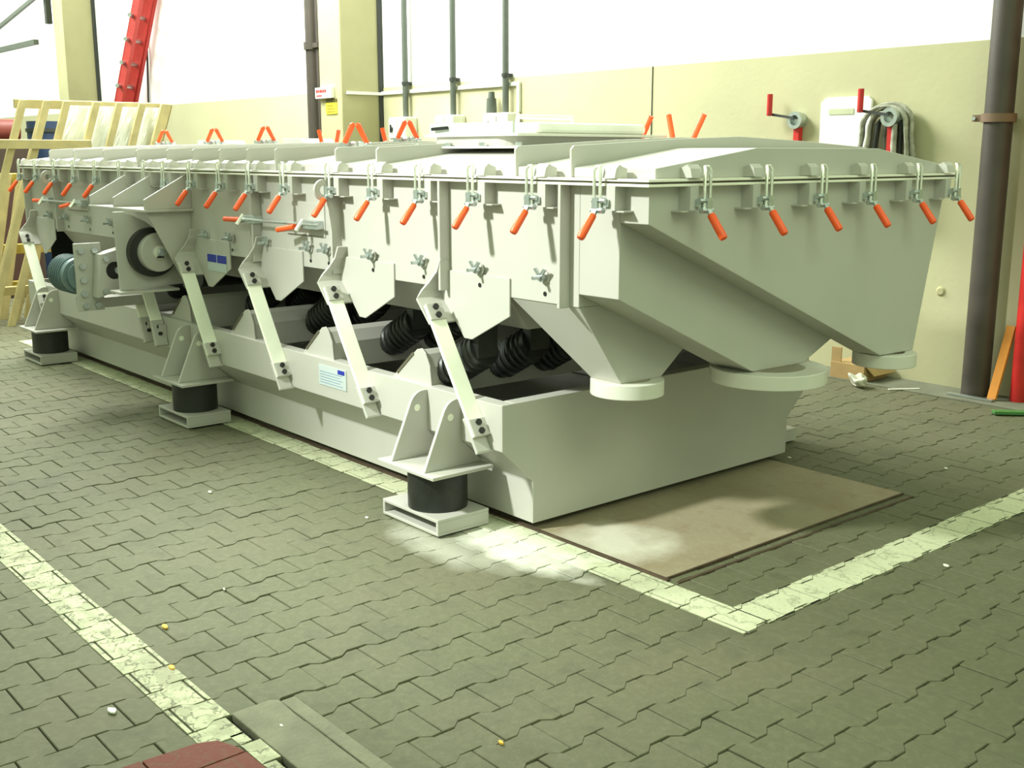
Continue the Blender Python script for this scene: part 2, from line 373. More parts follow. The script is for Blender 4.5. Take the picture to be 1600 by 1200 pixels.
# brown pipes by the column
t = empty('brown_downpipe', (-7.9, 3.72, 0)); tag(t, 'dark brown vertical pipe pair with coupling, left of the cream column', 'pipe')
MB().cyl((-7.93, 3.72, 0), (-7.93, 3.72, 7.4), .075, n=20).build('main_pipe', BROWN, t)
MB().cyl((-7.79, 3.72, 0), (-7.79, 3.72, 7.4), .028, n=12).build('thin_pipe', BROWN, t)
mb = MB().cyl((-7.93, 3.72, 2.62), (-7.93, 3.72, 2.70), .095, n=20); mb.box(-7.86, -7.75, 3.67, 3.77, 2.635, 2.685); mb.build('coupling', BROWN, t)
t = empty('large_brown_pipe', (-.13, 3.84, 0)); tag(t, 'thick dark brown pipe standing against the wall at the right edge', 'pipe')
MB().cyl((-.13, 3.84, .006), (-.13, 3.84, 7.4), .084, n=28).build('main_pipe', BROWN, t)
mb = MB().ring((-.13, 3.84, 1.685), (0, 0, 1), .102, .0845, .05); mb.box(-.275, -.215, 3.80, 3.845, 1.69, 1.73); mb.build('pipe_clamp', mat('rusty_clamp', (.16, .10, .06), .7), t)
MB().cyl((-.262, 3.79, 1.71), (-.262, 3.85, 1.71), .012, n=8).build('clamp_bolt', ZINC, t)
tag(MB().cyl((.135, 3.86, .006), (.135, 3.86, 6.5), .047, n=20).build('red_pipe', RED), 'bright red vertical pipe at the far right beside the brown pipe', 'pipe')
tag(MB().bar((.02, 3.76, .012), (.045, 3.885, .46), (.055, 0, 0), .02).build('orange_timber', WOODO, bevel=.002), 'orange wooden batten leaning between brown and red pipes', 'timber')
# cranks
def crank(x, lab, flip):
    Wy = 3.95 - .10*flip
    t = empty('wall_crank', (x, Wy, 1.45)); tag(t, lab, 'crank', 'red cranks on the back wall')
    mb = MB().cyl((x, 3.95, 1.73), (x, Wy-.05, 1.73), .055, n=18); mb.ring((x, Wy-.05, 1.73), (0, -1, 0), .06, .035, .03); mb.build('winch_drum', ZINC, t)
    B(x-.022, x+.022, Wy-.05, Wy-.005, 1.46, 1.70).build('winch_bracket', RED, t)
    mb = MB().bar((x, Wy-.085, 1.745), (x-.20, Wy-.085, 1.775), (0, 0, .018), .008); mb.build('crank_arm', DARK, t)
    MB().cyl((x-.20, Wy-.10, 1.765), (x-.20, Wy-.10, 1.915), .020, n=12).build('crank_grip', RED, t)
    MB().cyl((x-.20, Wy-.082, 1.775), (x-.20, Wy-.118, 1.775), .012, n=10).build('grip_pivot', DARK, t)
crank(-1.625, 'red wall crank left of the white board', 0)
crank(-.825, 'red wall crank in front of the hanging hose, right of the white board', 1)
# white board with slot
t = empty('white_board', (-1.27, Wy, 1.2)); tag(t, 'white plastic board with a slot, on the wall left of the hose', 'board')
mb = MB(); y0, y1 = Wy-.03, Wy-.005
poly = [(-1.445, 1.25), (-1.445, 1.845), (-1.40, 1.878), (-1.08, 1.878), (-1.05, 1.85), (-1.05, 1.25)]
mb.prism(poly, 'y', y0, y1); mb.build('board_panel', mat('bright_white_plastic', (.93, .93, .90), .5), t, bevel=.004)
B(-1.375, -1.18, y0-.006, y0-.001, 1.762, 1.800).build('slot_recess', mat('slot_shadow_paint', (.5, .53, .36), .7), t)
# hoses / canvas folds draped on hook
t = empty('draped_hose', (-.9, Wy-.1, 1.2)); tag(t, 'grubby canvas hose hanging in folds over a wall hook', 'hose')
mb = MB().cyl((-.88, Wy, 1.70), (-.88, Wy-.12, 1.70), .016, n=10); mb.build('wall_hook', DARK, t)
rs = random.Random(3)
for k in range(8):
    y = Wy-.055-.022*((k*3) % 5); wl = .03+.024*k; wr = .02+.021*k; rr = .03+.0155*k; pts = []; ph = rs.uniform(0, 6)
    for i in range(8): pts.append((-.88-wl*(1.25-.25*i/8)-.010*math.sin(i*.8+ph), y, 1.16+(1.68-1.16)*i/8))
    for i in range(11):
        a = math.pi*(1-i/10); pts.append((-.88+((wl if a > math.pi/2 else wr)*math.cos(a)), y+.006*math.sin(i), 1.68+rr*math.sin(a)))
    for i in range(8): pts.append((-.88+wr*(1+.22*(i+1)/8)+.008*math.sin(i*1.0+ph), y, 1.68-(1.68-1.16)*(i+1)/8))
    mb = MB(); V = []
    for i, p in enumerate(pts):
        p = Vector(p); d = (Vector(pts[min(i+1, len(pts)-1)]) - Vector(pts[max(i-1, 0)])).normalized(); n_ = d.cross(Vector((0, 1, 0))).normalized()
        for a in range(10):
            an = 2*math.pi*a/10; V.append(p + n_*math.cos(an)*(.0145+.004*math.sin(i*.9+k)) + Vector((0, 1, 0))*math.sin(an)*.020)
    m_ = len(pts); mb.add(V, [(i*10+a, i*10+(a+1) % 10, (i+1)*10+(a+1) % 10, (i+1)*10+a) for i in range(m_-1) for a in range(10)] + [tuple(range(10))[::-1], tuple(range((m_-1)*10, m_*10))])
    mb.smooth = True; mb.build('hose_fold', HOSEM if k not in (1, 4) else DARK, t)  # some folds coloured dark to imitate shade in the gaps
# wall stain boss
mb = MB().cyl((-.471, Wy, .622), (-.471, Wy-.012, .622), .035, .02, n=12); mb.build('wall_boss', COLM, wall)
tag(MB().tube([(-12.90, Wy-.02, 3.9), (-12.93, Wy-.02, 3.0), (-13.0, Wy-.02, 2.3), (-13.0, Wy-.02, 1.2)], .016, 6).build('wall_cable', DARK), 'thin dark cable hanging down the white wall right of the ladder', 'cable')

# ------------------------------------------------------------------ ladder
t = empty('red_ladder', (-14.3, 3.65, 0)); tag(t, 'tall red extension ladder leaning beside the far cream column', 'ladder')
P0, P1 = Vector((-14.35, 3.55, 0)), Vector((-11.7, 3.80, 4.9)); dl = (P1-P0); side = Vector((.27, -.31, 0))
for sgn in (-.5, .5):
    o = side*sgn; MB().bar(P0+o, P1+o, Vector((.15, .03, 0)), .05).build('rail', LADRED, t)
    MB().bar(P0+o*.72+Vector((.18, 0, .5)), P1+o*.72+Vector((.18, 0, .3)), Vector((.13, .08, 0)), .04).build('rail', LADRED, t)
for i in range(1, 16):
    p = P0+dl*(i/16.0); MB().cyl(p-side*.62+Vector((.0, -.06, 0)), p+side*.62+Vector((.0, -.06, 0)), .030, n=8).build('rung', ZINC, t)

# ------------------------------------------------------------------ wooden crate frames behind the machine
def slat(mb, p0, p1, wv, t_): mb.bar(p0, p1, wv, t_)
t = empty('timber_crate', (-7.4, 1.0, 0)); tag(t, 'tall pale timber crate wrapped in plastic film behind the machine', 'crate')
LX = .30
def cp(y, z, dx=0): return Vector((-7.10 + .06*z + dx, y + .31*(z-1.95), z))
for i, y in enumerate((.31, .51, .68, .94, 1.15, 1.36)):
    MB().bar(cp(y, 0), cp(y, 1.95), (0, .062, 0), .035).build('slat', WOOD, t, bevel=.002)
MB().bar(cp(1.585, 0), cp(1.585, 1.95), (0, .095, 0), .040).build('slat', WOOD, t, bevel=.002)
for z, y0_, y1_ in ((.30, .0, 1.60), (1.58, .0, .97), (1.925, .28, 1.60)):
    MB().bar(cp(y0_, z, .04 if z == 1.58 else -.13), cp(y1_, z, .04 if z == 1.58 else -.13), (0.01, 0, .075), .040).build('rail', WOOD, t, bevel=.002)
for i, y in enumerate((.40, .62, 1.50)):
    MB().bar(cp(y+.18, 0, -.28), cp(y+.18, 1.95, -.28), (0, .06, 0), .035).build('back_slat', WOOD, t, bevel=.002)
for z in (.30, 1.92):
    MB().bar(cp(1.72, z, -.26), cp(1.60, z, -.03), (.0, .0, .07), .05).build('side_rail', WOOD, t, bevel=.002)
mb = MB(); ny, nz = 40, 14
V = []
rs = random.Random(5)
for j in range(nz+1):
    for i in range(ny+1):
        y = .70+(1.60-.70)*i/ny; z = 1.0+.92*j/nz; p = cp(y, z, -.075-.018*math.sin(i*.9+j*.5)*rs.uniform(.4, 1)); V.append(p)
mb.add(V, [(j*(ny+1)+i, j*(ny+1)+i+1, (j+1)*(ny+1)+i+1, (j+1)*(ny+1)+i) for j in range(nz) for i in range(ny)])
o = mb.build('film_wrap', FILM, t); s_ = o.modifiers.new('thick', 'SOLIDIFY'); s_.thickness = .006
pn = [cp(1.76, .02, -.28), cp(1.635, .02, 0), cp(1.635, 1.94, 0), cp(1.76, 1.94, -.28)]
mb = MB().add([tuple(p) for p in pn] + [tuple(p+Vector((0, .012, 0))) for p in pn], [(0, 1, 2, 3), (4, 7, 6, 5), (0, 4, 5, 1), (1, 5, 6, 2), (2, 6, 7, 3), (3, 7, 4, 0)])
mb.build('side_panel', mat('osb_board', (.30, .24, .08), .8, 0, .3, 25), t)
t = empty('timber_pallet', (-6.9, .35, 0)); tag(t, 'yellowish timber pallet leaning upright behind the left end of the machine', 'pallet')
def pp(y, z, dx=0): return Vector((-7.55 + .02*z + dx, y + .20*(z-1.3), z))
for y in (.07, .28, .40, .62, .84):
    MB().bar(pp(y, .0), pp(y, 1.32), (0, .075, 0), .03).build('slat', WOOD, t, bevel=.002)
for z in (.30, .64, 1.28):
    MB().bar(pp(-.20, z, -.05), pp(1.05, z, -.05), (.01, 0, .085), .045).build('rail', mat('yellow_timber', (.55, .42, .08), .7, 0, .12, 7), t, bevel=.002)
# dim stuff behind the crate
t = empty('blue_drum', (-10.2, 1.5, 0)); tag(t, 'dark blue drum glimpsed between the crate slats', 'drum')
mb = MB().cyl((-10.2, 1.52, 0), (-10.2, 1.52, 1.86), .20, n=24); mb.build('drum_shell', mat('dark_blue_drum', (.02, .04, .10), .5), t)
for z in (.6, 1.25, 1.74): MB().ring((-10.2, 1.52, z), (0, 0, 1), .215, .195, .04).build('drum_hoop', DARK, t)
t = empty('dark_cabinet', (-9.5, .6, 0)); tag(t, 'dark brown machine cabinet at the far left behind the crates', 'cabinet')
B(-9.9, -9.1, .15, 1.05, 0, 1.62).build('cabinet_body', mat('dark_brown_enamel', (.05, .03, .022), .5), t, bevel=.01)
B(-9.1, -9.09, .20, 1.0, .1, 1.3).build('cabinet_door', mat('dark_brown_door', (.065, .025, .02), .5), t, bevel=.004)
MB().cyl((-9.5, .3, 1.74), (-9.5, 1.0, 1.74), .12, n=18).build('roller', mat('dull_red_roller', (.18, .03, .02), .5), t)
# steel bracket beams at the top left
t = empty('roof_bracket', (-15.4, 3.3, 3.3)); tag(t, 'dark steel bracket projecting from the far column, top left', 'bracket')
B(-19.5, -15.9, 3.30, 3.38, 3.22, 3.30).build('bracket_arm', GREYPIPE, t)
MB().bar((-19.5, 3.3, 3.35), (-15.4, 3.3, 3.95), (0, .05, 0), .06).build('bracket_brace', GREYPIPE, t)
B(-15.48, -15.38, 3.36, 3.446, 3.5, 3.95).build('bracket_plate', DARK, t)
MB().bar((-17.9, 3.3, 3.30), (-17.9, 3.3, 3.6), (.05, 0, 0), .05).build('bracket_post', GREYPIPE, t)

# ------------------------------------------------------------------ floor clutter
t = empty('cardboard_carton', (-.95, 3.72, 0)); tag(t, 'open cardboard carton on the floor behind the discharge spouts', 'carton')
B(-1.06, -.80, 3.64, 3.92, .006, .115).build('carton_body', CARD, t, bevel=.002)
B(-1.06, -.985, 3.645, 3.655, .115, .215).build('carton_flap', CARD, t)
MB().bar((-.80, 3.78, .115), (-.74, 3.80, .05), (0, .26, 0), .004).build('carton_flap', CARD, t)
def rag(x, y, r, h, seed, name, lab, m=CLOTH):
    bm = bmesh.new(); bmesh.ops.create_icosphere(bm, subdivisions=4, radius=1); rs = random.Random(seed)
    ks = [(Vector((rs.uniform(-1, 1), rs.uniform(-1, 1), rs.uniform(-1, 1)))*rs.uniform(2, 6), rs.uniform(0, 6), rs.uniform(.05, .14)) for _ in range(12)]
    for v in bm.verts:
        d = 1+sum(a*math.sin(v.co.dot(k)+ph) for k, ph, a in ks); v.co = Vector((v.co.x*r*d, v.co.y*r*.8*d, max(0, (v.co.z*.5+.5)*h*d)))
    me = bpy.data.meshes.new(name); bm.to_mesh(me); bm.free(); me.materials.append(m)
    o = bpy.data.objects.new(name, me); C.objects.link(o); o.location = (x, y, .006); return tag(o, lab, 'rag')
rag(-.74, 3.50, .062, .07, 4, 'white_rag', 'crumpled white rag on the floor in front of the carton')
tag(MB().strip([(-.30, .006), (-.30, .03), (-.298, .03), (-.298, .008), (.03, .008), (.03, .006)][:0] or [(-.245, .008), (.05, .008)], 'y', 3.70, 3.735, .012).build('metal_angle', ZINC, bevel=.001), 'short bright metal bar lying at the foot of the brown pipe', 'metal bar')
tag(MB().bar((.20, 3.42, .015), (.55, 3.75, .015), (.04, -.04, 0), .02).build('green_strip', GREEN, bevel=.003), 'green plastic strip on the floor at the right edge', 'strip')
tag(MB().bar((-.56, 3.55, .01), (-.44, 3.72, .01), (.012, -.008, 0), .006).build('white_strip', WHITEP), 'thin white offcut on the floor beside the rag', 'offcut')
def scrap(px, py, s, m, lab, seed):
    d = fw*F + Vector((hd.y, -hd.x, 0))*(px-800) + (hd*math.sin(PITCH)+Vector((0, 0, math.cos(PITCH))))*(600-py); tt = (0.004-CAM.z)/d.z; p = CAM+d*tt
    rs = random.Random(seed); n = 7; a0 = rs.uniform(0, 6)
    poly = [(p.x+s*rs.uniform(.6, 1.1)*math.cos(a0+6.283*i/n), p.y+s*.5*rs.uniform(.6, 1.1)*math.sin(a0+6.283*i/n)) for i in range(n)]
    tag(MB().prism(poly, 'z', .003, .008).build('paper_scrap', m), lab, 'scrap', 'scraps littering the paving')
SCW = mat('white_scrap_paper', (.80, .82, .70), .7); SCY = mat('yellow_leaf_scrap', (.75, .42, .05), .7)
for px, py, s, m, lab in ((175, 1111, .022, SCW, 'white paper scrap on the paving left of the worn line'), (573, 809, .010, SCW, 'tiny white scrap on the paving left of the front foot'),
        (328, 769, .014, SCW, 'small white scrap on the paving below the middle foot'), (350, 921, .007, SCW, 'tiny white speck in the middle of the paving right of the worn line'),
        (783, 1161, .010, SCY, 'small yellow scrap on the paving at the bottom centre'), (1478, 884, .014, SCW, 'small white scrap on the paving right of the cream corner line'),
        (1478, 732, .010, SCW, 'tiny white scrap on the paving above the right end of the cream line'), (1233, 715, .012, SCW, 'tiny white scrap beside the front right corner of the machine base'),
        (258, 980, .020, SCY, 'yellow paint fleck nearest the worn line, upper one'), (268, 1043, .018, SCY, 'yellow paint fleck touching the edge of the worn line'),
        (440, 1135, .009, SCW, 'tiny white scrap on the concrete slab at the bottom')):
    scrap(px, py, s, m, lab, int(px))

# ================================================================== THE MACHINE
YC = .84; YN = -.10; YF = 2*YC - YN; ZT = 1.405
mir = lambda y: 2*YC - y
machine = empty('vibrating_screen', (-2.6, YC, 0))
tag(machine, 'long grey vibrating screening machine on rubber feet with orange-handled lid clamps', 'machine')
R = machine
def part(mb, name, m=PAINT, parent=None, bevel=.0025): return mb.build(name, m, parent or R, bevel=bevel)
# ---- base frame
X0, X1 = -5.70, 0.0
prof = [(-.16, .545), (-.16, .36), (0, .215), (0, .035), (.010, .035), (.010, .219), (-.150, .364), (-.150, .535), (-.095, .535), (-.095, .545)]
rail_n = part(MB().prism(prof, 'x', X0, X1-.012), 'base_side_rail')
rail_f = part(MB().prism([(mir(y), z) for y, z in prof], 'x', X0, X1-.012), 'base_side_rail')
endp = [(-.162, .547), (-.162, .36), (-.002, .214), (-.002, .035), (2*YC+.002, .035), (2*YC+.002, .214), (2*YC+.162, .36), (2*YC+.162, .547)]
fp = part(MB().prism(endp, 'x', X1-.012, X1), 'base_front_plate', bevel=.003)
part(B(X1-.07, X1-.0125, -.094, mir(-.094), .535, .546), 'top_lip', parent=fp)
part(MB().prism(endp, 'x', X0-.012, X0), 'base_rear_plate')
part(B(X0+.01, X1-.02, .015, mir(.015), .20, .212), 'base_floor_plate')
# ---- hump shaped cross beams with end plates (thrust seats of the coil springs)
ST = [-.42, -1.20, -1.985, -2.765]
coil_r, coil_len = .066, .22
vib = Vector((.88, 0, .474))
for i, s in enumerate(ST + [-3.95, -4.75]):
    hx = s - .12
    hp = [(hx-.235, .50), (hx-.235, .535), (hx-.055, .682), (hx-.02, .690), (hx+.005, .672), (hx+.035, .62), (hx+.05, .50)]
    cb = part(MB().prism(hp, 'y', -.130, mir(-.130)), 'cross_beam')
    for yy in (-.140, mir(-.132)):
        ep = [(x-.006 if k < 2 else x+.004, z+.006) for k, (x, z) in enumerate(hp)]
        part(MB().prism(ep, 'y', yy, yy+.008), 'end_plate', parent=cb)
    sl_ = MB().bar((hx-.200, -.1405, .566), (hx-.075, -.1405, .668), (0, .006, 0), .012); part(sl_, 'slot', GASKET, cb, 0)
    if i < 5:
        for y in ((-.03, .25, .50, 1.43, 1.65), (.20, .46, 1.22, 1.48), (.24, .50, 1.2, 1.45), (.28, .55, 1.13, 1.4), (.3, 1.38))[i]:
            p0 = Vector((hx+.045, y, .60)); u = Vector((-.474, 0, .88)); w_ = Vector((0, 1, 0)); pts = []
            turns, n = 6, 16
            for k in range(turns*n+1):
                a = 2*math.pi*k/n; pts.append(p0 + vib*(coil_len*k/(turns*n)) + (u*math.cos(a)+w_*math.sin(a))*coil_r)
            cs = MB().tube(pts, .0145, 8).build('coil_spring', BLACK, R)
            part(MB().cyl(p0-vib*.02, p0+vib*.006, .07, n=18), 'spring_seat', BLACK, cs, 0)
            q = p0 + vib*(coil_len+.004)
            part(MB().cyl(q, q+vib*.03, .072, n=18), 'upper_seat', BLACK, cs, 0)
            part(B(q.x+.0, q.x+.05, y-.05, y+.05, q.z-.02, .97), 'seat_hanger', BLACK, cs, 0)  # seats and hanger coloured black in place of shade under the trough
# ---- trough
part(B(-5.72, .30, YN, YN+.008, .96, 1.395), 'trough_side_panel')
part(B(-5.72, .30, YF-.008, YF, .96, 1.395), 'trough_side_panel')
part(B(-5.72, -5.71, YN, YF, .96, 1.395), 'trough_rear_panel')
part(B(-5.71, .30, YN+.009, YF-.009, .962, .972), 'trough_floor')
belly = [(-.02, .958), (.10, .80), (1.58, .80), (1.70, .958)]
part(MB().prism(belly, 'x', -5.3, -.15), 'trough_belly')
part(B(-5.6, -.10, mir(.02), mir(.012), .50, .96), 'dark_backing_panel', BLACK, None, 0)  # invented black sheet, blocks light from the far side under the trough
part(B(-5.62, -5.61, .0, 2*YC, .50, .96), 'dark_backing_panel', BLACK, None, 0)  # same added sheet closing the rear end to keep it dark
# flanges
FLM = mat('bright_flange_steel', (.86, .84, .74), .35, 0, .04, 8)
def frame(z0, z1, o, name, m):
    t_ = MB()
    xs0, xs1, y0, y1 = -5.75, .72, YN-o, YF+o
    t_.box(xs0, xs1+o-.045, y0, YN+.02, z0, z1); t_.box(xs0, xs1+o-.045, YF-.02, y1, z0, z1); t_.box(xs1-.06, xs1+o-.045, YN+.02, YF-.02, z0, z1); t_.box(xs0, xs0+.05, YN+.02, YF-.02, z0, z1)
    return part(t_, name, m, bevel=.0015)
frame(1.393, 1.402, .050, 'trough_flange', FLM); frame(1.402, 1.409, .042, 'flange_gasket', GASKET); lf = frame(1.409, 1.418, .050, 'lid_flange', FLM)
# side stiffener ribs
ribx = [.30, -.412, -1.239, -2.012, -4.98, -5.66]
for i, x in enumerate(ribx):
    poly = [(YN, .955), (YN, 1.392), (-.150, 1.392), (-.150, .955)]
    if i in (2, 4):
        mbk = MB().prism([(YN, .955), (YN, 1.392), (-.150, 1.392), (-.168, 1.30), (-.150, 1.15), (-.150, .955)], 'x', x-.007, x+.007)
        mbk.ring((x-.006, -.185, 1.338), (1, 0, 0), .048, .020, .012, 24)
    else: mbk = MB().prism(poly, 'x', x-.007, x+.007)
    part(mbk, 'side_rib', bevel=0 if i in (2, 4) else .002)
    part(MB().prism([(mir(y), z) for y, z in [(YN, .955), (YN, 1.392), (-.150, 1.392), (-.150, .955)]], 'x', x-.007, x+.007), 'side_rib')
# ---- leaf springs with their brackets
def leaf(s, near=True):
    m_ = (lambda y: y) if near else mir
    ya, yb = sorted((m_(-.108), m_(YN))); wa, wb = sorted((m_(-.235), m_(-.100))); la, lb = sorted((m_(-.176), m_(-.098)))
    br = part(MB().prism([(s-.02, 1.036), (s+.40, 1.034), (s+.40, .886), (s+.165, .768), (s+.115, .768), (s+.04, .85), (s-.06, .945), (s-.06, .99)], 'y', ya, yb), 'hanger_bracket')
    fl_ = [(s+.008, 1.085, -.150), (s-.010, 1.035, -.156), (s-.038, .992, -.172), (s-.052, .955, -.200), (s-.042, .920, -.232), (s+.050, .826, -.235)]
    mbf = MB(); V = []
    for k, (fx, fz, fy) in enumerate(fl_):
        qa = fl_[max(k-1, 0)]; qb = fl_[min(k+1, len(fl_)-1)]; dd = Vector((qb[0]-qa[0], qb[1]-qa[1])).normalized(); ox, oz = -dd.y*.010, dd.x*.010
        V += [(fx, m_(-.100), fz), (fx, m_(fy), fz), (fx+ox, m_(fy), fz+oz), (fx+ox, m_(-.100), fz+oz)]
    nf = len(fl_)
    mbf.add(V, [(4*k+a, 4*k+(a+1) % 4, 4*(k+1)+(a+1) % 4, 4*(k+1)+a) for k in range(nf-1) for a in range(4)] + [(0, 1, 2, 3), (4*nf-4, 4*nf-1, 4*nf-2, 4*nf-3)])
    part(mbf, 'clamp_flange', parent=br, bevel=0)
    p0 = Vector((s+.020, m_(-.198), .902)); p1 = Vector((s+.331, m_(-.198), .414)); d = (p1-p0).normalized(); nrm = Vector((-d.z, 0, d.x))
    if nrm.x < 0: nrm = -nrm
    sp = part(MB().bar(p0, p1, (0, .076, 0), .014), 'leaf_spring', SPRING, bevel=.002)
    # clamp plates and bolts at both ends
    for e, sg in ((p0, 1), (p1, -1)):
        c0 = e + nrm*.011; part(MB().bar(c0-d*.002*sg, c0+d*.072*sg, (0, .078, 0), .010), 'clamp_plate', parent=sp)
        for k in (.018, .054):
            q = c0 + d*k*sg; part(MB().cyl(q, q+nrm*.016, .013, n=6), 'bolt', BOLT, sp, 0)
    lo = part(MB().bar(p1-d*.085-nrm*.014, p1+d*.065-nrm*.014, (0, .080, 0), .012), 'lower_spring_bracket')
    xa, za = (p1-d*.085).x-.02, (p1-d*.085).z; xb, zb = (p1+d*.065).x-.02, (p1+d*.065).z
    ga, gb = sorted((m_(-.236), m_(-.160)))
    part(MB().prism([(xa+.012, za), (xb+.012, zb), (xb+.0, zb-.004), (xa-.004, za-.01)], 'y', ga, gb), 'bracket_web', parent=lo)
    ya2, yb2 = sorted((m_(-.172), m_(-.1605)))
    part(MB().prism([(xa+.012, za), (xb+.012, zb), (xb-.05, zb+.01), (xa-.05, za-.03)], 'y', ya2, yb2), 'bracket_cheek', parent=lo)
    return sp
for s in ST: leaf(s); leaf(s, False)
leaf(-5.56); 
# twin drive bars below the exciter
for x in (-3.47, -3.30):
    sp = part(MB().bar((x-.06, -.20, .78), (x+.115, -.20, .505), (0, .070, 0), .016), 'drive_spring', SPRING, bevel=.002)
    part(MB().bar((x+.105, -.20, .52), (x+.165, -.20, .375), (0, .074, 0), .028), 'spring_shoe', parent=sp)
    part(B(x+.10, x+.16, -.205, -.1605, .38, .50), 'shoe_web', parent=sp)
    for k in (.485, .445):
        q = Vector((x+.155-(k-.40)*.40+.012, -.20, k)); part(MB().cyl(q, q+Vector((.014, 0, .005)), .013, n=6), 'bolt', BOLT, sp, 0)
# ---- feet: rubber isolators
def foot(xc, near=True):
    m_ = (lambda y: y) if near else mir
    def bx(x0, x1, ya, yb, z0, z1, mb=None): a, b = sorted((m_(ya), m_(yb))); return (mb or MB()).box(x0, x1, a, b, z0, z1)
    mb = MB(); h = .195   # open box-section foot
    bx(xc-h, xc+h, -.345, -.085, .008, .020, mb); bx(xc-h, xc+h, -.345, -.085, .062, .075, mb)
    bx(xc-h, xc-h+.014, -.345, -.085, .020, .062, mb); bx(xc+h-.014, xc+h, -.345, -.085, .020, .062, mb); bx(xc-h+.014, xc+h-.014, -.10, -.085, .020, .062, mb)
    ft = part(mb, 'isolator_foot', bevel=.002)
    bx(xc-.16, xc+.16, -.33, -.10, 0, .008); part(bx(xc-.15, xc+.15, -.335, -.11, 0.0, .008), 'packing_pad', mat('wood_packing', (.45, .42, .25), .8), ft, 0)
    part(MB().cyl((xc+.02, m_(-.215), .075), (xc+.02, m_(-.215), .238), .124, n=36), 'rubber_block', BLACK, ft, 0)
    part(bx(xc-h-.005, xc+h-.005, -.362, -.055, .238, .252), 'top_plate', parent=ft)
    for dx in (-.125, .105):
        outer = [(m_(-.347), .252)] + [(m_(y), z) for y, z in arc(-.180, .462, .070, 160, 90, 7)] + [(m_(-.160), .532), (m_(-.160), .36), (m_(-.055), .262), (m_(-.055), .252)]
        part(MB().prism(keyhole(outer, (m_(-.205), .465), .013) if 0 else outer, 'x', xc+dx-.008, xc+dx+.008), 'gusset_plate', parent=ft)
        part(MB().cyl((xc+dx+.0085, m_(-.215), .462), (xc+dx+.0095, m_(-.215), .462), .015, n=14), 'gusset_hole', SPRING, ft, 0)
for xc in (-.375, -2.695, -5.155): foot(xc)
foot(-.375, False); foot(-2.695, False)

# ---- discharge chutes
def loft(name, secs, m=PAINT, parent=None):
    """closed loft through equal-length vertex loops"""
    mb = MB(); n = len(secs[0]); V = [v for s_ in secs for v in s_]
    fs = [(k*n+i, k*n+(i+1) % n, (k+1)*n+(i+1) % n, (k+1)*n+i) for k in range(len(secs)-1) for i in range(n)]
    mb.add(V, fs + [tuple(range(n))[::-1], tuple(range((len(secs)-1)*n, len(secs)*n))]); return part(mb, name, m, parent, .002)
ZS = .655
def spout(cx, cy, r, parent):
    rg = part(MB().ring((cx, cy, ZS-.058), (0, 0, 1), r, r*.62, .058, 44), 'spout_ring', PAINT_EDGE, parent, .003)
# upper chute: flat front at x=.68, runs down to the far spout
fa = [(YN, 1.393), (YN, 1.27), (1.36, .660), (1.62, .655), (YF, 1.33), (YF, 1.393)]
a_ = part(MB().prism(fa, 'x', .552, .682), 'upper_chute')
spout(.617, 1.50, .135, a_)
# middle chute
fb = [(YN, 1.393), (YN, 1.008), (.66, .660), (1.00, .655), (1.20, .74), (YF-.01, 1.20), (YF-.01, 1.393)]
b_ = part(MB().prism(fb, 'x', .355, .5515), 'middle_chute')
spout(.50, .83, .235, b_)
# near chute: pyramid hopper under the trough end
topc = [(-.02, YN+.004, .959), (.353, YN+.004, .959), (.353, .75, .959), (-.02, .75, .959)]
botc = [(.21, .11, ZS), (.37, .11, ZS), (.37, .33, ZS), (.21, .33, ZS)]
c_ = loft('lower_chute', [topc, botc]); part(B(.30, .3545, YN, YF, .9595, 1.393), 'chute_neck')
spout(.31, .205, .142, c_)
# ---- lid: gabled panels with standing ribs
def roof(y): # roof height across the machine
    d = min(y-(-.08), mir(-.08)-y); return 1.452 + .068*min(1, max(0, d)/.53)
ys = [-.08, .10, .27, .45, .84, 1.23, 1.41, 1.58, 1.76]
lrx = [.295, -.008, -.94, -1.28, -1.85, -2.15, -2.47, -2.80, -3.15, -3.60, -4.15, -4.70, -5.2]
edges = [.690] + lrx + [-5.72]
sec = [(y, roof(y)) for y in ys]
for a, b in zip(edges[:-1], edges[1:]):
    poly = [(-.08, 1.418)] + sec + [(1.76, 1.418)]
    part(MB().prism(poly, 'x', b+.001, a-.001), 'lid_panel')
for x in lrx:
    rt_ = [(y, 1.528+.040*min(1, max(0, min(y+.08, 1.76-y))/.8)) for y in ys]
    poly = [(-.092, 1.418)] + [(-.092, rt_[0][1]-.012), (-.078, rt_[0][1])] + rt_[1:-1] + [(1.758, rt_[-1][1]), (1.772, rt_[-1][1]-.012), (1.772, 1.418)]
    part(MB().prism(poly, 'x', x-.005, x+.005), 'lid_rib')
# ---- inspection hatch on the lid
h_ = part(B(-1.24, -.36, .26, 1.30, 1.522, 1.532), 'inspection_hatch', PAINT_EDGE)
nk = MB(); 
poly = arc(-.62, .42, .10, 270, 360, 6) + arc(-.62, 1.10, .10, 0, 90, 6) + arc(-1.02, 1.10, .10, 90, 180, 6) + arc(-1.02, .42, .10, 180, 270, 6)
part(MB().prism(poly, 'z', 1.532, 1.574), 'hatch_neck', parent=h_)
part(B(-1.12, -.45, .30, 1.24, 1.574, 1.586), 'hatch_plate', PAINT_EDGE, h_)
part(B(-1.10, -.50, .315, .33, 1.586, 1.635), 'hatch_front', mat('pale_blue_grey_cover', (.55, .60, .54), .4), h_)
part(B(-.86, -.50, .45, 1.15, 1.586, 1.635), 'hatch_cover', WHITEP, h_, .018)
part(MB().tube([(-.80, .60, 1.633), (-.80, .60, 1.668), (-.80, .95, 1.668), (-.80, .95, 1.633)], .011, 8), 'hatch_handle', WHITEP, h_, 0)
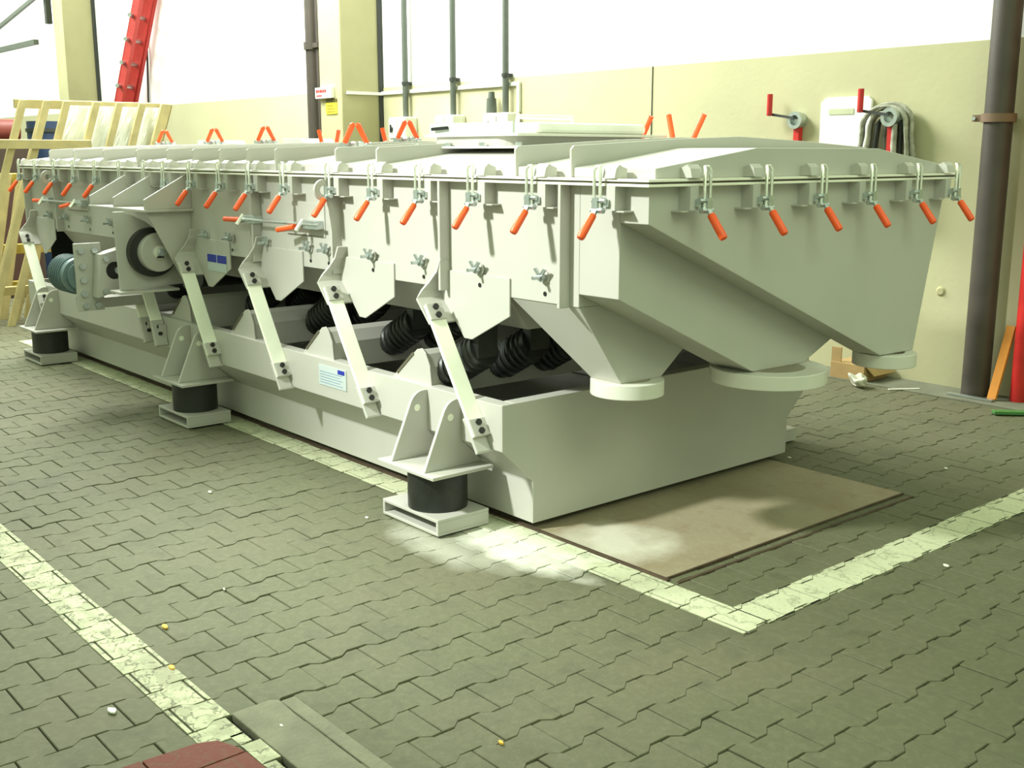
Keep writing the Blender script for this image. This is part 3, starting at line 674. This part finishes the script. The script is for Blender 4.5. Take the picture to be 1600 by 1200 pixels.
part(MB().bar((-1.06, .30, 1.61), (-.95, .305, 1.615), (0, .012, 0), .014), 'latch_lever', BOLT, h_, 0)
for k in range(4):
    x = -1.18+.25*k; part(MB().cyl((x, .29, 1.532), (x, .29, 1.548), .014, n=6), 'bolt', ZINC, h_, 0)
for (x, y, s_) in ((-.66, 1.28, 1), (-.42, 1.25, -1), (-.30, 1.25, 1)):
    part(MB().cyl((x, y, 1.56), (x+.05*s_, y+.02, 1.68), .013, n=10), 'lid_grip', ORANGE, h_, 0)
    part(MB().cyl((x-.03*s_, y-.01, 1.52), (x, y, 1.562), .008, n=8), 'lid_lever', ZINC, h_, 0)

# ---- toggle clamps
def make_clamp(handle=True, mirror=False):
    mx = -1 if mirror else 1
    def fl(mb):
        for v in mb.v: v.x *= mx
        return mb
    cl = MB()   # angle bracket welded below the flange; outward is -Y, face of trough at y=0
    cl.box(.004, .046, -.052, -.046, -.092, -.012); cl.box(.040, .046, -.046, 0, -.092, -.012); cl.box(.040, .082, -.046, 0, -.097, -.092)
    c = fl(cl).build('toggle_clamp', PAINT, origin=(0, 0, 0)); c['_w'] = (0, 0, 0)
    mb = MB(); mb.box(-.036, -.010, -.080, -.052, -.100, -.050); mb.box(-.028, .022, -.062, -.046, -.080, -.056)
    mb.cyl((-.044, -.066, -.060), (.018, -.066, -.060), .010, n=8); mb.cyl((-.044, -.070, -.092), (.010, -.070, -.092), .011, n=8); fl(mb).build('clamp_body', ZINC, c)
    mb = MB(); mb.tube([(-.036, -.068, -.09), (-.036, -.068, .040), (-.032, -.062, .052), (-.012, -.062, .052), (-.008, -.068, .040), (-.008, -.068, -.09)], .0058, 6); fl(mb).build('hook_rod', ROD, c)
    mb = MB().prism([(0, .014), (-.060, .016), (-.052, .046), (-.036, .060), (-.026, .054), (0, .046)], 'x', -.006, .050); fl(mb).build('lid_catch', PAINT, c)
    if handle:
        mb = MB().bar((-.022, -.074, -.085), (-.020, -.092, -.112), (.022, 0, 0), .008); fl(mb).build('lever', ZINC, c)
        mb = MB(); p0, p1 = Vector((-.020, -.088, -.106)), Vector((-.018, -.150, -.184)); mb.tube([p0, p0.lerp(p1, .06), p0.lerp(p1, .92), p0.lerp(p1, .98), p1], [.0125, .0140, .0145, .012, .005], 12); fl(mb).build('handle_grip', ORANGE, c)
    return c
cp_ = make_clamp(); cp_.parent = R; cn_ = make_clamp(False); cn_.parent = R; cm_ = make_clamp(True, True); cm_.parent = R
Rw = Vector(R['_w'])
near_x = [.53, .183, -.16, -.506, -.852, -1.205, -1.625, -1.975, -2.31, -2.67, -4.10, -4.50, -4.88, -5.29, -5.66]
first = True
jit = random.Random(11)
for x in near_x:
    loc = Vector((x, YN, ZT)) - Rw
    o = cp_ if first else copy_tree(cp_, parent=R); first = False; o.location = loc
for y in (.10, .435, .77, 1.10, 1.44, 1.752):
    o = cm_ if y == .10 else copy_tree(cm_, parent=R); o.location = Vector((.682, y-.01, ZT)) - Rw; o.rotation_euler = (0, 0, math.pi/2)
for x in near_x[:10]:
    o = copy_tree(cp_, parent=R); o.location = Vector((x, YF, ZT)) - Rw; o.rotation_euler = (0, 0, math.pi)
first = True
for x in (-3.02, -3.30, -3.68):
    o = cn_ if first else copy_tree(cn_, parent=R); first = False; o.location = Vector((x, YN, ZT)) - Rw
# standing clamps on the lid ridge (pairs of upright orange grips)
def make_top():
    mb = MB(); mb.box(-.05, .05, -.03, .03, 0, .012); mb.box(-.04, -.03, -.025, .025, .012, .07); mb.box(.03, .04, -.025, .025, .012, .07)
    c = mb.build('lid_clamp', PAINT, origin=(0, 0, 0)); c['_w'] = (0, 0, 0)
    MB().cyl((-.05, 0, .055), (.05, 0, .055), .016, n=10).build('clamp_body', ZINC, c)
    for sg in (-1, 1):
        p0, p1 = Vector((.030*sg, .050*sg, .055)), Vector((.004*sg, .008*sg, .160))
        MB().tube([p0, p0.lerp(p1, .9), p1], [.013, .0145, .006], 10).build('handle_grip', ORANGE, c)
        MB().cyl((.030*sg, .035*sg, .05), (.030*sg, .065*sg, .05), .018, n=10).build('knuckle', ZINC, c)
    return c
tc = make_top(); tc.parent = R; first = True
for x, y, z in ((-5.32, .84, 1.521), (-4.45, .84, 1.521), (-3.68, .84, 1.521), (-2.03, .84, 1.521), (-1.56, .20, 1.488)):
    o = tc if first else copy_tree(tc, parent=R); first = False; o.location = Vector((x, y, z)) - Rw
for x, y, s_ in ((-3.06, .9, 1), (-2.88, .9, -1), (-2.34, .9, 1)):
    g_ = part(MB().cyl((x, y, 1.53), (x, y, 1.575), .012, n=8), 'lid_stud', ZINC, None, 0)
    part(MB().cyl((x, y, 1.57), (x-.03*s_, y, 1.645), .013, n=10), 'handle_grip', ORANGE, g_, 0)
# raised latch boxes seen on the rear lid
for x0, x1 in ((-6.0+.9, -4.75), (-4.35+.6, -3.45)):
    part(MB().prism([(x0, 1.521), (x0+.02, 1.60), (x1-.06, 1.60), (x1, 1.56), (x1, 1.521)], 'y', 1.0, 1.25), 'latch_box', mat('pale_blue_grey_cover', (.55, .60, .54)))

# ---- threaded studs with wing nuts along the trough side
def make_stud():
    mb = MB().cyl((0, 0, 0), (0, -.006, 0), .026, n=14); c = mb.build('wing_stud', PAINT, origin=(0, 0, 0)); c['_w'] = (0, 0, 0)
    MB().cyl((0, -.006, 0), (0, -.062, 0), .0075, n=8).build('stud_bolt', ZINC, c)
    mb = MB().cyl((0, -.010, 0), (0, -.026, 0), .017, n=6); mb.prism([(-.006, 0), (-.034, .030), (-.020, .034), (0, .012), (.020, .034), (.034, .030), (.006, 0)], 'y', -.030, -.022); mb.build('wing_nut', ZINC, c)
    MB().cyl((0, -.0005, -.062), (0, -.002, -.062), .009, n=10).build('drain_hole', BOLT, c)
    return c
sc_ = make_stud(); sc_.parent = R; first = True
for x in (.175, -.20, -.587, -.96, -1.35, -1.517, -1.934, -2.326, -2.64, -4.05, -4.46, -4.88, -5.23):
    o = sc_ if first else copy_tree(sc_, parent=R); first = False; o.location = Vector((x, YN-(.009 if x in (-.20, -.96, -2.326) else .0005), 1.055)) - Rw
# ---- side inspection door with cross rods and horizontal clamps
def side_door(x0, x1, lev):
    d_ = part(B(x0, x1, YN-.005, YN-.0004, 1.112, 1.272), 'side_door', PAINT, None, .002)
    part(B(x0+.02, x1-.02, YN-.0062, YN-.0052, 1.112, 1.1165), 'door_gap', GASKET, d_, 0)
    part(MB().cyl((x0-.40, YN-.06, 1.168), (x1+.02, YN-.05, 1.172), .008, n=8), 'cross_rod', ZINC, d_, 0)
    for xa in (x0-.34, x1-.10):
        mb = MB().box(xa-.05, xa+.09, YN-.055, YN, 1.150, 1.190); part(mb, 'clamp_body', ZINC, d_, .003)
        mb = MB().cyl((xa-.03, YN-.085, 1.14), (xa-.03, YN-.045, 1.19), .012, n=8); part(mb, 'pivot', ROD, d_, 0)
    part(MB().cyl((x0-.55, YN-.062, 1.162), (x0-.38, YN-.06, 1.166), .0135, n=10), 'handle_grip', ORANGE, d_, 0)
    part(MB().cyl((x1-.30, YN-.09, 1.138), (x1-.17, YN-.07, 1.158), .0135, n=10), 'handle_grip', ORANGE, d_, 0)
side_door(-1.74, -1.37, 0); side_door(-4.86, -4.45, 1)
# ---- labels
lb = part(B(-2.636, -2.405, YN-.0105, YN-.0085, .862, .955), 'maker_label', LABEL, None, 0)
for a, b in ((-2.636, -2.525), (-2.515, -2.405)): part(B(a, b, YN-.0115, YN-.0104, .910, .953), 'blue_print_block', BLUE, lb, 0)
lb = part(B(-1.372, -1.128, -.1635, -.1605, .418, .515), 'rating_plate', LABEL, None, 0)
part(B(-1.20, -1.14, -.1645, -.1634, .490, .510), 'blue_print_block', BLUE, lb, 0)
for k in range(5): part(B(-1.36, -1.16-.02*(k % 2), -.1642, -.1634, .430+.013*k, .4335+.013*k), 'print_line', mat('pale_blue_print', (.20, .30, .42), .6), lb, 0)
# ---- exciter hood, bearing plate and pulley
hood = part(B(-3.66, -2.80, -.385, YN, 1.182, 1.196), 'exciter_hood')
for x in (-3.65, -3.28, -2.83):
    part(MB().prism([(YN, 1.390), (YN, 1.196), (-.378, 1.196), (-.378, 1.250), (-.120, 1.390)], 'x', x-.006, x+.006), 'hood_gusset', parent=hood)
part(MB().prism([(YN, 1.182), (YN, .78), (-.15, .76), (-.36, 1.182)], 'x', -2.86, -2.848), 'hood_cheek', parent=hood)
bp_ = part(MB().prism([(-.482, 1.180), (-.47, .735), (-.03, .755), (-.03, .86), (-.13, .985), (-.30, 1.12), (-.42, 1.180)], 'x', -3.03, -3.012), 'bearing_plate')
part(MB().box(-3.10, -2.94, -.50, -.15, .722, .736), 'plate_foot', parent=bp_)
pu = MB().ring((-3.01, -.285, .948), (1, 0, 0), .140, .100, .050, 40); pu = part(pu, 'pulley', BLACK, None, 0)
part(MB().cyl((-3.0, -.268, .948), (-2.93, -.262, .948), .113, .110, n=40), 'pulley_disc', PAINT, pu, .003)
part(MB().cyl((-2.932, -.262, .948), (-2.918, -.262, .948), .040, n=20), 'hub', PAINT_EDGE, pu, .002)
part(MB().cyl((-2.918, -.262, .948), (-2.895, -.262, .948), .020, n=16), 'shaft_end', ZINC, pu, .002)
part(MB().box(-2.92, -2.91, -.285, -.245, .918, .928), 'shaft_key', BOLT, pu, 0)
part(MB().cyl((-3.05, .02, .775), (-3.05, 1.66, .775), .060, n=20), 'drive_shaft_cover', BLACK, None, 0)
part(MB().cyl((-3.25, .02, .735), (-3.25, 1.66, .735), .045, n=20), 'drive_hose', BLACK, None, 0)
# motor with its slotted mounting
mp = part(B(-3.33, -3.31, -.612, -.458, .598, .992), 'motor_plate')
part(MB().prism(keyhole([(-.53, .682), (-.50, .93), (-.36, .965), (-.345, .735)], (-.425, .835), .052), 'x', -3.30, -3.20), 'slotted_mount', parent=mp, bevel=0)
part(MB().cyl((-3.30, -.425, .835), (-3.22, -.425, .835), .05, n=18), 'mount_bore', BOLT, mp, 0)
part(MB().cyl((-3.22, -.405, .835), (-3.19, -.405, .835), .022, n=12), 'bore_bolt', ZINC, mp, 0)
for (y, z) in ((-.58, .95), (-.50, .95), (-.575, .86), (-.575, .78), (-.575, .70), (-.57, .63), (-.50, .63)):
    part(MB().cyl((-3.31, y, z), (-3.288, y, z), .019, n=6), 'bolt', ZINC, mp, 0)
for (y, z) in ((-.475, .905), (-.385, .93), (-.375, .76), (-.49, .72)):
    part(MB().cyl((-3.20, y, z), (-3.178, y, z), .017, n=6), 'bolt', ZINC, mp, 0)
mo = part(MB().cyl((-3.62, -.565, .80), (-3.36, -.565, .80), .105, n=32), 'motor', BLUEM, None, 0)
part(MB().cyl((-3.36, -.565, .80), (-3.335, -.565, .80), .085, n=28), 'motor_flange', BLUEM, mo, 0)
for k in range(6): part(MB().ring((-3.60+.034*k, -.565, .80), (1, 0, 0), .114, .10, .006, 28), 'cooling_fin', BLUEM, mo, 0)
part(B(-3.50, -3.38, -.56, -.165, .60, .66), 'motor_arm')

PLAB = {'handle_grip': 'orange plastic handle grip', 'rubber_block': 'black rubber isolator cylinder', 'leaf_spring': 'cream fibreglass leaf spring', 'coil_spring': 'black coil spring',
        'hook_rod': 'bright steel hook rod', 'pulley': 'black rimmed pulley', 'motor': 'blue-grey ribbed motor', 'maker_label': 'pale sticker with blue print', 'rating_plate': 'pale blue rating plate',
        'spout_ring': 'round pale outlet flange', 'drive_spring': 'cream drive spring bar', 'film_wrap': 'crumpled clear plastic film', 'dark_backing_panel': 'added black panel darkening the space under the trough'}
for o in bpy.data.objects:
    k_ = o.name.split('.')[0]
    if o.parent and k_ in PLAB: o['label'] = PLAB[k_]
for o in bpy.data.objects:
    if '_w' in o: del o['_w']
